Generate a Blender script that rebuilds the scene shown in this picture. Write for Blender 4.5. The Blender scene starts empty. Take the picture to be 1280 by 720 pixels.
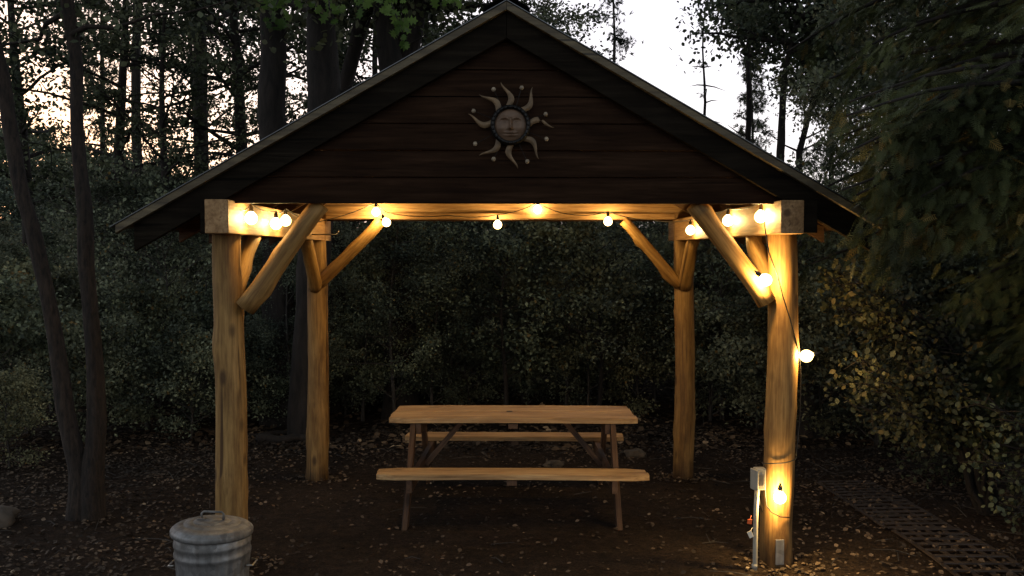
import bpy, math, random
import numpy as np
from mathutils import Vector, Matrix, noise as mnoise
R = math.radians
sc = bpy.context.scene
COL = sc.collection
PI = math.pi

# ------------------------------------------------------------------ camera
F = 1100.0
CAM = Vector((-0.09, 0.0, 1.85))
cam_d = bpy.data.cameras.new('camera'); cam = bpy.data.objects.new('camera', cam_d); COL.objects.link(cam)
cam_d.sensor_width = 36; cam_d.lens = F / 1280 * 36; cam_d.clip_start = .05; cam_d.clip_end = 2000
cam.location = CAM; cam.rotation_euler = (R(90 - 2.29), 0, R(-1.4)); sc.camera = cam
CM = cam.rotation_euler.to_matrix()

def P(px, py, Y):
    """point of the place seen in that direction at ground distance Y"""
    d = CM @ Vector(((px - 640) / F, (360 - py) / F, -1))
    t = Y / d.y
    return CAM + d * t

def sm(a, b, x):
    t = min(1, max(0, (x - a) / (b - a))); return t * t * (3 - 2 * t)

def gz0(x, y):
    z = -.05 * (min(max(y, 5.14), 12) - 5.14)
    z += 3.6 * sm(24, 60, y) + .9 * sm(6, 20, abs(x + 1)) * sm(9, 22, y)
    return z
def gz(x, y):
    n = mnoise.noise(Vector((x * .45, y * .45, 3))) * .05 + mnoise.noise(Vector((x * 1.9, y * 1.9, 7))) * .012
    k = .35 + .65 * sm(2.2, 4.5, max(abs(x), abs(y - 6.4)))
    return gz0(x, y) + n * k * (1 + 2 * sm(10, 20, y))

# ------------------------------------------------------------------ materials
def newmat(name):
    m = bpy.data.materials.new(name); m.use_nodes = True
    nt = m.node_tree; b = nt.nodes['Principled BSDF']
    return m, nt, b
def N(nt, t, **k):
    n = nt.nodes.new(t)
    for a, v in k.items():
        if a.startswith('i_'): n.inputs[a[2:]].default_value = v
        else: setattr(n, a, v)
    return n
def ramp(nt, src, stops):
    r = nt.nodes.new('ShaderNodeValToRGB'); e = r.color_ramp.elements
    while len(e) > 1: e.remove(e[-1])
    e[0].position = stops[0][0]; e[0].color = (*stops[0][1], 1)
    for p, c in stops[1:]:
        q = e.new(p); q.color = (*c, 1)
    nt.links.new(src, r.inputs[0]); return r
def coords(nt, scale=(1, 1, 1), rnd=True, kind='Object'):
    tc = nt.nodes.new('ShaderNodeTexCoord'); mp = nt.nodes.new('ShaderNodeMapping')
    mp.inputs['Scale'].default_value = scale
    nt.links.new(tc.outputs[kind], mp.inputs['Vector'])
    if rnd:
        oi = nt.nodes.new('ShaderNodeObjectInfo'); mu = nt.nodes.new('ShaderNodeMath'); mu.operation = 'MULTIPLY'; mu.inputs[1].default_value = 37
        nt.links.new(oi.outputs['Random'], mu.inputs[0])
        cb = nt.nodes.new('ShaderNodeCombineXYZ')
        for i in range(3): nt.links.new(mu.outputs[0], cb.inputs[i])
        nt.links.new(cb.outputs[0], mp.inputs['Location'])
    return mp.outputs[0]
def noise(nt, vec, scale, detail=4, rough=.55, dist=0):
    n = nt.nodes.new('ShaderNodeTexNoise'); n.inputs['Scale'].default_value = scale; n.inputs['Detail'].default_value = detail
    n.inputs['Roughness'].default_value = rough; n.inputs['Distortion'].default_value = dist
    nt.links.new(vec, n.inputs['Vector']); return n.outputs['Fac']
def mixc(nt, fac, a, b, mode='MIX'):
    m = nt.nodes.new('ShaderNodeMix'); m.data_type = 'RGBA'; m.blend_type = mode
    for s, v in ((0, fac), (6, a), (7, b)):
        if hasattr(v, 'default_value'): nt.links.new(v, m.inputs[s])
        else: m.inputs[s].default_value = v if s == 0 else (*v, 1)
    return m.outputs[2]
def bump(nt, b, h, strength=.4, dist=.01):
    n = nt.nodes.new('ShaderNodeBump'); n.inputs['Strength'].default_value = strength; n.inputs['Distance'].default_value = dist
    nt.links.new(h, n.inputs['Height']); nt.links.new(n.outputs[0], b.inputs['Normal'])

def wood(name, axis, dark, mid, light, rough=.65, knots=True, bmp=.35, fine=1.0, dirt=False):
    m, nt, b = newmat(name)
    s = [14 * fine] * 3; s[axis] = .9 * fine
    v = coords(nt, s)
    g = noise(nt, v, 1.6, 6, .6, .6)
    fg = noise(nt, coords(nt, [q * 3.5 if i_ != axis else 3.0 for i_, q in enumerate([14] * 3)]), 1.6, 4, .6)
    s2 = [4.5] * 3; s2[axis] = 2.0
    v2 = coords(nt, s2)
    blotch = noise(nt, v2, 1.2, 4)
    r = ramp(nt, g, [(.25, dark), (.48, mid), (.72, light)])
    r2 = ramp(nt, blotch, [(.3, (.55, .5, .45)), (.6, (1, 1, 1))])
    c = mixc(nt, .75, r.outputs[0], r2.outputs[0], 'MULTIPLY')
    fr_ = ramp(nt, fg, [(.32, (.55, .5, .45)), (.55, (1, 1, 1)), (.75, (1.2, 1.2, 1.2))]); c = mixc(nt, .8, c, fr_.outputs[0], 'MULTIPLY')
    s4 = [26] * 3; s4[axis] = .5
    ck = ramp(nt, noise(nt, coords(nt, s4), 1.0, 3, .5), [(.30, (1, 1, 1)), (.36, (0, 0, 0))])
    c = mixc(nt, ck.outputs[0], c, tuple(x * .5 for x in dark))
    if knots:
        s3 = [7] * 3; s3[axis] = 3.2
        vo = N(nt, 'ShaderNodeTexVoronoi', i_Scale=1.0); nt.links.new(coords(nt, s3), vo.inputs['Vector'])
        k = ramp(nt, vo.outputs['Distance'], [(.10, (1, 1, 1)), (.20, (0, 0, 0))])
        sel = ramp(nt, vo.outputs['Color'], [(.48, (0, 0, 0)), (.50, (.9,) * 3)])
        kk = mixc(nt, 1, k.outputs[0], sel.outputs[0], 'MULTIPLY')
        c = mixc(nt, kk, c, tuple(x * .45 for x in dark))
    if dirt:   # soil splashed on the foot of a post, grey weather stains above
        tc = N(nt, 'ShaderNodeTexCoord'); sp_ = N(nt, 'ShaderNodeSeparateXYZ'); nt.links.new(tc.outputs['Object'], sp_.inputs[0])
        nn = noise(nt, coords(nt, (6, 6, 3)), 1.5, 5); ml = N(nt, 'ShaderNodeMath', operation='MULTIPLY_ADD'); ml.inputs[1].default_value = .45; nt.links.new(nn, ml.inputs[0]); nt.links.new(sp_.outputs['Z'], ml.inputs[2])
        dr = ramp(nt, ml.outputs[0], [(.30, (.22, .20, .18)), (.58, (1, 1, 1))]); c = mixc(nt, 1, c, dr.outputs[0], 'MULTIPLY')
        st = ramp(nt, noise(nt, coords(nt, (5, 5, 1.3)), 1.4, 6, .65), [(.38, (.45, .40, .36)), (.52, (1, 1, 1))]); c = mixc(nt, .7, c, st.outputs[0], 'MULTIPLY')
    nt.links.new(c, b.inputs['Base Color']); b.inputs['Roughness'].default_value = rough; b.inputs['Specular IOR Level'].default_value = .04 if light[0] < .1 else .35
    bump(nt, b, g, bmp, .006)
    return m
PINE = dict(dark=(.15, .075, .022), mid=(.30, .175, .055), light=(.40, .25, .09))
log_m = wood('peeled_log', 2, **PINE)
post_m = wood('peeled_post', 2, dirt=True, **PINE)
beam_y = wood('sawn_beam_y', 1, (.22, .12, .05), (.36, .22, .10), (.46, .30, .15), bmp=.3)
beam_x = wood('sawn_beam_x', 0, (.22, .12, .05), (.36, .22, .10), (.46, .30, .15), bmp=.3)
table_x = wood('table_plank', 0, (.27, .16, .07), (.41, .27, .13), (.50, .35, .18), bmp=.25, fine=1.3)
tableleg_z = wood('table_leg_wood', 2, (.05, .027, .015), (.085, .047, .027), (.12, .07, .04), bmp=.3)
siding_m = wood('stained_siding', 0, (.012, .0058, .003), (.025, .0125, .0065), (.042, .022, .012), rough=.55, knots=False, bmp=.5)
barge_m = wood('dark_barge_wood', 0, (.006, .005, .0035), (.012, .0095, .0065), (.020, .016, .011), rough=.6, knots=False)
trim_m = wood('weathered_trim', 0, (.055, .045, .028), (.11, .09, .052), (.19, .155, .085), rough=.5, knots=False)
rafter_m = wood('rafter_wood', 0, (.09, .05, .025), (.15, .085, .045), (.21, .12, .07), knots=False)

def plain(name, col, rough=.5, metal=0, var=.25, sc_=8):
    m, nt, b = newmat(name)
    n = noise(nt, coords(nt), sc_, 5)
    r = ramp(nt, n, [(.3, tuple(c * (1 - var) for c in col)), (.7, tuple(min(1, c * (1 + var)) for c in col))])
    nt.links.new(r.outputs[0], b.inputs['Base Color']); b.inputs['Roughness'].default_value = rough; b.inputs['Metallic'].default_value = metal
    bump(nt, b, n, .15, .003)
    return m
roofmetal = plain('roof_metal', (.10, .11, .12), .35, .8)
rubber = plain('black_cable', (.012, .012, .012), .5)
steel = plain('steel', (.35, .34, .32), .35, 1)
pvc = plain('grey_pvc', (.33, .32, .27), .45)
orange = plain('orange_plastic', (.6, .12, .03), .5)
paper = plain('tag_paper', (.6, .58, .5), .7)
rust = plain('rusted_lattice', (.040, .030, .025), .6, 0, .35)
ring_m = plain('blackened_metal', (.014, .014, .014), .4, .6)
sunmetal = plain('bronze_ray', (.13, .085, .043), .45, .3, .5, 20)
facem = plain('brown_terracotta', (.12, .072, .042), .5, .1, .4, 14)
bead_m = plain('pale_bead', (.28, .23, .16), .4, .1)
stone_m = plain('grey_stone', (.07, .058, .046), .9, 0, .5, 6)
cutwood = plain('cut_wood_end', (.20, .16, .11), .8, 0, .4, 12)

def galv():
    m, nt, b = newmat('galvanised_steel')
    vo = N(nt, 'ShaderNodeTexVoronoi', i_Scale=38.0); nt.links.new(coords(nt, (1, 1, 1)), vo.inputs['Vector'])
    n = noise(nt, coords(nt), 6, 5)
    st = noise(nt, coords(nt, (22, 22, 1.4)), 1.5, 4)
    r = ramp(nt, vo.outputs['Color'], [(.1, (.22, .23, .24)), (.9, (.34, .35, .36))])
    r2 = ramp(nt, n, [(.3, (.45, .43, .40)), (.65, (1, 1, 1))]); r3 = ramp(nt, st, [(.32, (.5, .46, .42)), (.55, (1, 1, 1))])
    c = mixc(nt, 1, r.outputs[0], r2.outputs[0], 'MULTIPLY'); c = mixc(nt, .6, c, r3.outputs[0], 'MULTIPLY')
    nt.links.new(c, b.inputs['Base Color']); b.inputs['Metallic'].default_value = .6
    rr = ramp(nt, n, [(.3, (.7,) * 3), (.7, (.42,) * 3)]); nt.links.new(rr.outputs[0], b.inputs['Roughness'])
    bump(nt, b, n, .2, .004)
    return m
galv_m = galv()

def bark(name, a, c_, sc_=1.0):
    m, nt, b = newmat(name)
    v = coords(nt, (9 * sc_, 9 * sc_, 2.2 * sc_))
    n = noise(nt, v, 1.6, 8, .65, .4)
    p = noise(nt, coords(nt, (1, 1, .6)), 2.5, 4)
    r = ramp(nt, n, [(.35, a), (.65, c_)])
    r2 = ramp(nt, p, [(.35, (.5, .5, .5)), (.7, (1.0, 1.0, 1.0))])
    nt.links.new(mixc(nt, .8, r.outputs[0], r2.outputs[0], 'MULTIPLY'), b.inputs['Base Color'])
    b.inputs['Roughness'].default_value = .9
    bump(nt, b, n, .9, .02)
    return m
bark_dark = bark('dark_bark', (.007, .005, .004), (.034, .026, .021))
bark_near = bark('mottled_bark', (.005, .0035, .003), (.05, .034, .024), 3.0)
bark_grey = bark('grey_bark', (.03, .028, .026), (.09, .08, .07))

def leafmat(name, dark, light, tr=.25, warm=None, rough=.6):
    m, nt, b = newmat(name)
    at = N(nt, 'ShaderNodeAttribute', attribute_name='tone')
    r = ramp(nt, at.outputs['Fac'], [(0, dark), (.7, light)] + ([(.92, light), (1, warm)] if warm else []))
    geo = N(nt, 'ShaderNodeNewGeometry')
    n = noise(nt, geo.outputs['Position'], 1.3, 4)
    r2 = ramp(nt, n, [(.36, (.30, .32, .34)), (.62, (1.15, 1.1, 1.0))])
    c = mixc(nt, 1, r.outputs[0], r2.outputs[0], 'MULTIPLY')
    oi = N(nt, 'ShaderNodeObjectInfo'); r3 = ramp(nt, oi.outputs['Random'], [(0, (.6, .7, .75)), (.35, (1, 1, 1)), (.7, (.85, .95, .9)), (1, (1.1, 1.0, .85))])
    c = mixc(nt, 1, c, r3.outputs[0], 'MULTIPLY')
    nt.links.new(c, b.inputs['Base Color']); b.inputs['Roughness'].default_value = rough
    b.inputs['Specular IOR Level'].default_value = .25
    if tr:
        t = N(nt, 'ShaderNodeBsdfTranslucent'); nt.links.new(c, t.inputs[0])
        mx = N(nt, 'ShaderNodeMixShader'); mx.inputs[0].default_value = tr
        nt.links.new(b.outputs[0], mx.inputs[1]); nt.links.new(t.outputs[0], mx.inputs[2])
        nt.links.new(mx.outputs[0], nt.nodes['Material Output'].inputs[0])
    return m
leaf_dark = leafmat('oak_foliage', (.045, .06, .038), (.15, .175, .11), .3)
leaf_grey = leafmat('understory_foliage', (.07, .084, .062), (.31, .34, .24), .25, (.28, .19, .08))
leaf_pine = leafmat('needle_foliage', (.035, .05, .036), (.12, .15, .10), .15)
leaf_cedar = leafmat('cedar_foliage', (.03, .042, .022), (.13, .145, .06), .15, (.30, .20, .07))  # last colour paints scattered fronds as if their tips caught warm bulb light
leaf_shrub = leafmat('live_oak_foliage', (.035, .045, .025), (.125, .125, .068), .15, (.24, .19, .09), .5)
leaf_bright = leafmat('hanging_oak_leaf', (.08, .17, .05), (.14, .26, .08), .5)
litter_m = leafmat('leaf_litter', (.035, .026, .020), (.17, .128, .098), 0, (.42, .34, .26), .8)

def ground_mat():
    m, nt, b = newmat('forest_soil')
    geo = N(nt, 'ShaderNodeNewGeometry')
    n1 = noise(nt, geo.outputs['Position'], .8, 6); n2 = noise(nt, geo.outputs['Position'], 14, 7, .7); n3 = noise(nt, geo.outputs['Position'], 60, 4, .7)
    r = ramp(nt, n1, [(.3, (.024, .018, .014)), (.7, (.058, .043, .033))])
    r2 = ramp(nt, n2, [(.3, (.4, .4, .4)), (.7, (1.3, 1.2, 1.1))])
    r3 = ramp(nt, n3, [(.35, (.5, .5, .5)), (.7, (1.3, 1.3, 1.3))])
    c = mixc(nt, 1, r.outputs[0], r2.outputs[0], 'MULTIPLY'); c = mixc(nt, 1, c, r3.outputs[0], 'MULTIPLY')
    nt.links.new(c, b.inputs['Base Color']); b.inputs['Roughness'].default_value = .95; b.inputs['Specular IOR Level'].default_value = .1
    ad = N(nt, 'ShaderNodeMath', operation='ADD'); nt.links.new(n2, ad.inputs[0]); nt.links.new(n3, ad.inputs[1])
    bump(nt, b, ad.outputs[0], .9, .03)
    return m
soil = ground_mat()

def bulbmat():
    m, nt, b = newmat('glowing_bulb_glass'); nt.nodes.remove(b)
    e = N(nt, 'ShaderNodeEmission'); e.inputs[0].default_value = (1, .80, .42, 1); lw = N(nt, 'ShaderNodeLayerWeight', i_Blend=.5); r = ramp(nt, lw.outputs['Facing'], [(0, (1, .86, .5)), (.45, (.5, .36, .14)), (.8, (.06, .032, .008)), (1, (.02, .01, .002))]); nt.links.new(r.outputs[0], e.inputs[0]); e.inputs[1].default_value = 16
    t = N(nt, 'ShaderNodeBsdfTransparent'); a = N(nt, 'ShaderNodeAddShader')
    nt.links.new(e.outputs[0], a.inputs[0]); nt.links.new(t.outputs[0], a.inputs[1]); nt.links.new(a.outputs[0], nt.nodes['Material Output'].inputs[0])
    m.cycles.emission_sampling = 'NONE'
    return m
bulb_m = bulbmat()

# ------------------------------------------------------------------ mesh building
class MB:
    def __init__(s): s.v = []; s.f = []; s.n = 0; s.tone = []
    def add(s, V, Fc, tone=None):
        V = np.asarray(V, dtype=np.float32).reshape(-1, 3)
        s.v.append(V); o = s.n; s.n += len(V)
        s.f.extend([tuple(i + o for i in f) for f in Fc]); return s
    def box(s, c, d, M=None, bev=0):
        x, y, z = (q / 2 for q in d)
        if bev <= 0:
            V = [(a, b, e) for a in (-x, x) for b in (-y, y) for e in (-z, z)]
            Fc = [(0, 1, 3, 2), (4, 6, 7, 5), (0, 4, 5, 1), (2, 3, 7, 6), (0, 2, 6, 4), (1, 5, 7, 3)]
        else:
            import bmesh
            bm = bmesh.new(); bmesh.ops.create_cube(bm, size=1)
            for v in bm.verts: v.co = Vector((v.co.x * 2 * x, v.co.y * 2 * y, v.co.z * 2 * z))
            bmesh.ops.bevel(bm, geom=bm.edges[:], offset=bev, segments=2, affect='EDGES', profile=.6)
            bm.verts.index_update(); V = [v.co[:] for v in bm.verts]; Fc = [tuple(v.index for v in f.verts) for f in bm.faces]; bm.free()
        V = [Vector(p) for p in V]
        if M is not None: V = [M @ p for p in V]
        return s.add([p + Vector(c) for p in V], Fc)
    def tube(s, pts, rad, n=10, cap=True, wob=0, seed=0):
        pts = [Vector(p) for p in pts]; K = len(pts)
        if not hasattr(rad, '__len__'): rad = [rad] * K
        u = None; V = []
        for i, p in enumerate(pts):
            t = (pts[min(i + 1, K - 1)] - pts[max(i - 1, 0)]).normalized()
            if u is None:
                u = t.cross(Vector((0, 0, 1)) if abs(t.z) < .9 else Vector((1, 0, 0))).normalized()
            u = (u - t * u.dot(t)).normalized(); w = t.cross(u)
            for k in range(n):
                a = 2 * PI * k / n; d = u * math.cos(a) + w * math.sin(a); r = rad[i]
                if wob: r *= 1 + wob * mnoise.noise(p * 2.3 + d * .9 + Vector((seed, 0, 0)))
                V.append(p + d * r)
        Fc = [(i * n + k, i * n + (k + 1) % n, (i + 1) * n + (k + 1) % n, (i + 1) * n + k) for i in range(K - 1) for k in range(n)]
        if cap: Fc += [tuple(range(n - 1, -1, -1)), tuple((K - 1) * n + k for k in range(n))]
        return s.add(V, Fc)
    def lathe(s, prof, n=32, c=(0, 0, 0), wob=None):
        V = []
        for r, z in prof:
            for k in range(n):
                a = 2 * PI * k / n; rr = r * (1 if wob is None else wob(a, z)); V.append((c[0] + rr * math.cos(a), c[1] + rr * math.sin(a), c[2] + z))
        K = len(prof)
        Fc = [(i * n + k, i * n + (k + 1) % n, (i + 1) * n + (k + 1) % n, (i + 1) * n + k) for i in range(K - 1) for k in range(n)]
        if prof[0][0] > 1e-4: Fc.append(tuple(range(n - 1, -1, -1)))
        if prof[-1][0] > 1e-4: Fc.append(tuple((K - 1) * n + k for k in range(n)))
        return s.add(V, Fc)
    def build(s, name, mat, parent=None, smooth=False, loc=None, M=None):
        me = bpy.data.meshes.new(name); V = np.concatenate(s.v)
        me.from_pydata(V.tolist(), [], s.f); me.materials.append(mat)
        if smooth: me.polygons.foreach_set('use_smooth', [True] * len(me.polygons))
        me.update(); o = bpy.data.objects.new(name, me); COL.objects.link(o)
        if M is not None: o.matrix_world = M
        if loc is not None: o.location = loc
        if parent: o.parent = parent
        return o

def scatter_mesh(name, tmplV, tmplF, pos, D, Nn, size, tone, mat, parent=None):
    """many leaves in one crown mesh: template instanced as real faces. D growth dir, Nn normal"""
    pos = np.asarray(pos); n = len(pos)
    D = D / np.linalg.norm(D, axis=1, keepdims=True)
    X = np.cross(D, Nn); X /= (np.linalg.norm(X, axis=1, keepdims=True) + 1e-9); Z = np.cross(X, D)
    T = np.asarray(tmplV, dtype=np.float32)
    V = pos[:, None, :] + size[:, None, None] * (T[None, :, 0, None] * X[:, None, :] + T[None, :, 1, None] * D[:, None, :] + T[None, :, 2, None] * Z[:, None, :])
    V = V.reshape(-1, 3).astype(np.float32); K = len(T)
    loops = np.concatenate([np.array(f) for f in tmplF]); tot = np.array([len(f) for f in tmplF])
    L = (loops[None, :] + (np.arange(n) * K)[:, None]).reshape(-1).astype(np.int32)
    totals = np.tile(tot, n); starts = np.concatenate([[0], np.cumsum(totals)[:-1]]).astype(np.int32)
    me = bpy.data.meshes.new(name); me.vertices.add(len(V)); me.vertices.foreach_set('co', V.ravel())
    me.loops.add(len(L)); me.loops.foreach_set('vertex_index', L)
    me.polygons.add(len(totals)); me.polygons.foreach_set('loop_start', starts)
    me.update(calc_edges=True)
    at = me.attributes.new('tone', 'FLOAT', 'FACE'); at.data.foreach_set('value', np.repeat(tone, len(tot)).astype(np.float32))
    me.materials.append(mat)
    if mat is None: pass
    o = bpy.data.objects.new(name, me); COL.objects.link(o)
    if parent: o.parent = parent
    return o
LEAF4 = ([(0, 0, 0), (.32, .45, .08), (0, 1, 0), (-.32, .5, .08)], [(0, 1, 2, 3)])
LEAF6 = ([(0, 0, 0), (.26, .25, .06), (.34, .6, .08), (0, 1, 0), (-.34, .6, .08), (-.26, .25, .06)], [(0, 1, 2, 3), (0, 3, 4, 5)])
OAK = ([(0, 0, 0), (.10, .12, 0), (.30, .2, .03), (.14, .34, .02), (.42, .46, .06), (.16, .58, .02), (.34, .8, .05), (.1, .82, 0), (0, 1, -.03),
        (-.1, .82, 0), (-.34, .8, .05), (-.16, .58, .02), (-.42, .46, .06), (-.14, .34, .02), (-.30, .2, .03), (-.10, .12, 0)],
       [(0, 1, 2, 3), (0, 3, 4, 5, 8), (5, 6, 7, 8), (0, 8, 11, 12, 13), (8, 9, 10, 11), (0, 13, 14, 15)])
def frond():
    V = []; Fc = []
    def blade(a, b, w):
        a = np.array(a); b = np.array(b); d = b - a; p = np.array([-d[1], d[0], 0]); p = p / (np.linalg.norm(p) + 1e-9) * w
        o = len(V); V.extend([a - p * .6, a + p * .6, (a + b) / 2 + p, b, (a + b) / 2 - p]); Fc.append((o, o + 1, o + 2, o + 3, o + 4)) if False else Fc.append((o, o + 4, o + 3, o + 2, o + 1))
    blade((0, 0, 0), (0, 1, -.12), .014)
    for i in range(7):
        t = .1 + i * .125; L = .42 * (1 - t * .75)
        for sgn in (-1, 1):
            e = (sgn * L * .62, t + L * .78, -.12 * t - .06 * L)
            blade((0, t, -.12 * t), e, .019)
            mid = (sgn * L * .3, t + L * .4, -.12 * t)
            blade(mid, (sgn * L * .62, t + L * .42, -.12 * t - .04), .015)
    return [tuple(v) for v in V], Fc
FROND = frond()
def tuft():
    V = []; Fc = []
    rg = random.Random(4)
    for i in range(9):
        a = rg.uniform(0, 2 * PI); sp = rg.uniform(.2, .75); e = np.array([math.cos(a) * sp, rg.uniform(.5, 1), math.sin(a) * sp]); s0 = np.array([0, rg.uniform(0, .25), 0])
        p = np.array([math.cos(a + 1.57), 0, math.sin(a + 1.57)]) * .05
        o = len(V); V.extend([s0 - p, s0 + p, e + p * .3, e - p * .3]); Fc.append((o, o + 1, o + 2, o + 3))
    return [tuple(v) for v in V], Fc
TUFT = tuft()

# ------------------------------------------------------------------ naming
def tag(o, label=None, cat=None, group=None, kind=None):
    if label: o['label'] = label
    if cat: o['category'] = cat
    if group: o['group'] = group
    if kind: o['kind'] = kind
    return o
def thing(name, label, cat, loc=(0, 0, 0), rz=0, group=None):
    o = bpy.data.objects.new(name, None); COL.objects.link(o); o.empty_display_size = .2
    o.location = loc; o.rotation_euler = (0, 0, rz)
    return tag(o, label, cat, group)
def dup(root, loc, rz, s, label=None, group=None):
    r = root.copy(); COL.objects.link(r); r.location = loc; r.rotation_euler = (0, 0, rz); r.scale = s if hasattr(s, '__len__') else (s, s, s)
    if label: r['label'] = label
    if group: r['group'] = group
    for ch in root.children:
        c = ch.copy(); COL.objects.link(c); c.parent = r
    return r
def align(a, b):
    a = Vector(a); b = Vector(b); q = (b - a).to_track_quat('Z', 'Y')
    return Matrix.Translation(a) @ q.to_matrix().to_4x4(), (b - a).length

# ================================================================== SETTING
# ground sheet: fine near, coarse far
def grid_axis(segs):
    out = [segs[0][0]]
    for a, b, st in segs:
        n = max(1, round((b - a) / st)); out += [a + (b - a) * (i + 1) / n for i in range(n)]
    return out
xs = grid_axis([(-400, -60, 40), (-60, -14, 3), (-14, -5, .5), (-5, 5, .08), (5, 14, .5), (14, 60, 3), (60, 400, 40)])
ys = grid_axis([(-400, -40, 40), (-40, -2, 3), (-2, 2.5, .5), (2.5, 10.5, .08), (10.5, 30, .5), (30, 80, 3), (80, 500, 42)])
V = [(x, y, gz(x, y)) for y in ys for x in xs]; nx = len(xs)
Fc = [(j * nx + i, j * nx + i + 1, (j + 1) * nx + i + 1, (j + 1) * nx + i) for j in range(len(ys) - 1) for i in range(nx - 1)]
g = MB().add(V, Fc).build('ground', soil, smooth=True); tag(g, 'dark bare soil of the forest clearing', 'ground', kind='structure')

rng = np.random.default_rng(11)
# leaf litter (uncountable)
def litter(name, n, xr, yr, size, dens, label, tone_hi):
    x = rng.uniform(*xr, n); y = yr[0] + (yr[1] - yr[0]) * rng.uniform(0, 1, n) ** 1.0
    keep = rng.uniform(0, 1, n) < np.array([dens(a, b) for a, b in zip(x, y)])
    x = x[keep]; y = y[keep]; k = len(x)
    z = np.array([gz(a, b) for a, b in zip(x, y)]) + rng.uniform(.002, .018, k)
    z = z + np.where((x > 1.85) & (x < 3.6) & (y < 7.2) & (rng.uniform(0, 1, k) < .6), .032, 0)
    ang = rng.uniform(0, 2 * PI, k); D = np.stack([np.cos(ang), np.sin(ang), rng.normal(0, .25, k)], 1)
    Nn = np.stack([rng.normal(0, .4, k), rng.normal(0, .4, k), np.ones(k)], 1)
    tn = rng.beta(1.6, 2.6, k); tn = np.where(rng.uniform(0, 1, k) < tone_hi, 1.0, tn * .9)
    o = scatter_mesh(name, LEAF6[0], LEAF6[1], np.stack([x, y, z], 1), D, Nn, rng.uniform(*size, k), tn, litter_m)
    tag(o, label, 'leaf litter', kind='stuff')
def dens_near(x, y):
    inside = 1 - sm(1.5, 2.8, max(abs(x - .1), abs(y - 5.6) * .72))
    patch = .5 + .9 * mnoise.noise(Vector((x * .9, y * .9, 1)))
    if min(math.hypot(x - a, y - b) for a, b in ((-1.613, 5.14), (1.62, 5.14), (-1.605, 7.68), (1.614, 7.68))) < .27: return 1.0
    return max(.045, (1 - .84 * inside) * (.25 + .75 * patch))
litter('leaf_litter', 95000, (-7, 7), (3.0, 10.5), (.016, .042), dens_near, 'dry brown leaves scattered over the bare ground', .012)
litter('forest_litter', 36000, (-14, 14), (9.0, 22), (.05, .11), lambda x, y: .8, 'dense dry leaf litter on the forest floor behind the pavilion', .05)

mb = MB(); rg = random.Random(5)
for i in range(900):
    x = rg.uniform(-7, 7); y = rg.uniform(3.2, 13)
    if max(abs(x), abs(y - 5.8) * .7) < 1.9 and rg.random() < .8: continue
    a = rg.uniform(0, PI); L = rg.uniform(.05, .35); z = gz(x, y) + .008; d = Vector((math.cos(a), math.sin(a), rg.uniform(-.05, .12))) * L; p = Vector((x, y, z))
    mb.tube([p, p + d * .5 + Vector((0, 0, rg.uniform(0, .02))), p + d], [rg.uniform(.002, .005), .003, .0015], 4, False)
tag(mb.build('fallen_twigs', bark_grey), 'small broken twigs strewn over the ground', 'twigs', kind='stuff')

# ================================================================== PAVILION
pav = thing('pavilion', 'open log pavilion with gable roof standing on four peeled log posts', 'pavilion')
FY, RY = 5.14, 7.68
def log(name, a, b, r0, r1, seed, parent=pav, mat=log_m, knots=6, n=20, wob=.07):
    M, L = align(a, b); K = max(6, int(L / .07)); pts = []; rad = []
    for i in range(K + 1):
        t = i / K; z = t * L
        pts.append((.012 * math.sin(z * 2.1 + seed) * min(1, 4 * t * (1 - t) * 2), .012 * math.cos(z * 1.7 + seed * 2) * min(1, 4 * t * (1 - t) * 2), z)); rad.append(r0 + (r1 - r0) * t)
    rg = random.Random(seed); m = MB(); m.tube(pts, rad, n, True, wob, seed)
    Vv = m.v[0]
    for _ in range(knots):
        kz = rg.uniform(.05, .95) * L; ka = rg.uniform(0, 2 * PI); kr = r0 + (r1 - r0) * kz / L
        c = np.array([math.cos(ka) * kr, math.sin(ka) * kr, kz]); d = np.linalg.norm(Vv - c, axis=1)
        w = np.exp(-(d / .045) ** 2)[:, None] * .010; nrm = Vv.copy(); nrm[:, 2] = 0; nrm /= (np.linalg.norm(nrm, axis=1, keepdims=True) + 1e-6)
        Vv += nrm * w
    m.v[0] = Vv
    return m.build(name, mat, parent, True, M=M)
posts = []
for i, (x, y, r0, r1) in enumerate(((-1.613, FY, .094, .080), (1.62, FY, .094, .082), (-1.605, RY, .098, .082), (1.614, RY, .090, .082))):
    xt = x if y == FY else (-1.60 if x < 0 else 1.60)
    posts.append(log('post', (x, y, gz0(x, y) - .12), (xt, y, 2.13), r0, r1, 3 + i * 5, knots=12, n=26, mat=post_m))
# front braces, rear braces, side braces
log('brace', (-1.50, 5.09, 1.53), (-1.055, 5.06, 2.128), .058, .052, 21)
log('brace', (1.52, 5.09, 1.56), (1.085, 5.06, 2.128), .057, .052, 22)
log('brace', (-1.575, 7.62, 1.58), (-1.03, 7.60, 2.128), .054, .048, 23)
log('brace', (1.56, 7.62, 1.57), (1.06, 7.60, 2.128), .05, .045, 24)
log('brace', (-1.585, 5.19, 1.60), (-1.575, 5.58, 1.955), .048, .045, 25)
log('brace', (1.59, 5.19, 1.66), (1.58, 5.56, 1.955), .05, .048, 26)
log('brace', (-1.60, 7.62, 1.55), (-1.585, 7.18, 1.955), .058, .05, 27)
log('brace', (1.60, 7.62, 1.55), (1.585, 7.22, 1.955), .058, .05, 28)
for sx in (-1, 1):
    MB().box((sx * 1.585, 6.40, 2.049), (.128, 3.10, .186), bev=.006).build('plate_beam', beam_y, pav)
    w = .026 if sx < 0 else .078
    MB().box((sx * (1.652 + w / 2), 6.405, 2.046 if sx < 0 else 2.05), (w, 3.08, .178), bev=.004).build('outer_fascia_beam', barge_m, pav)
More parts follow.
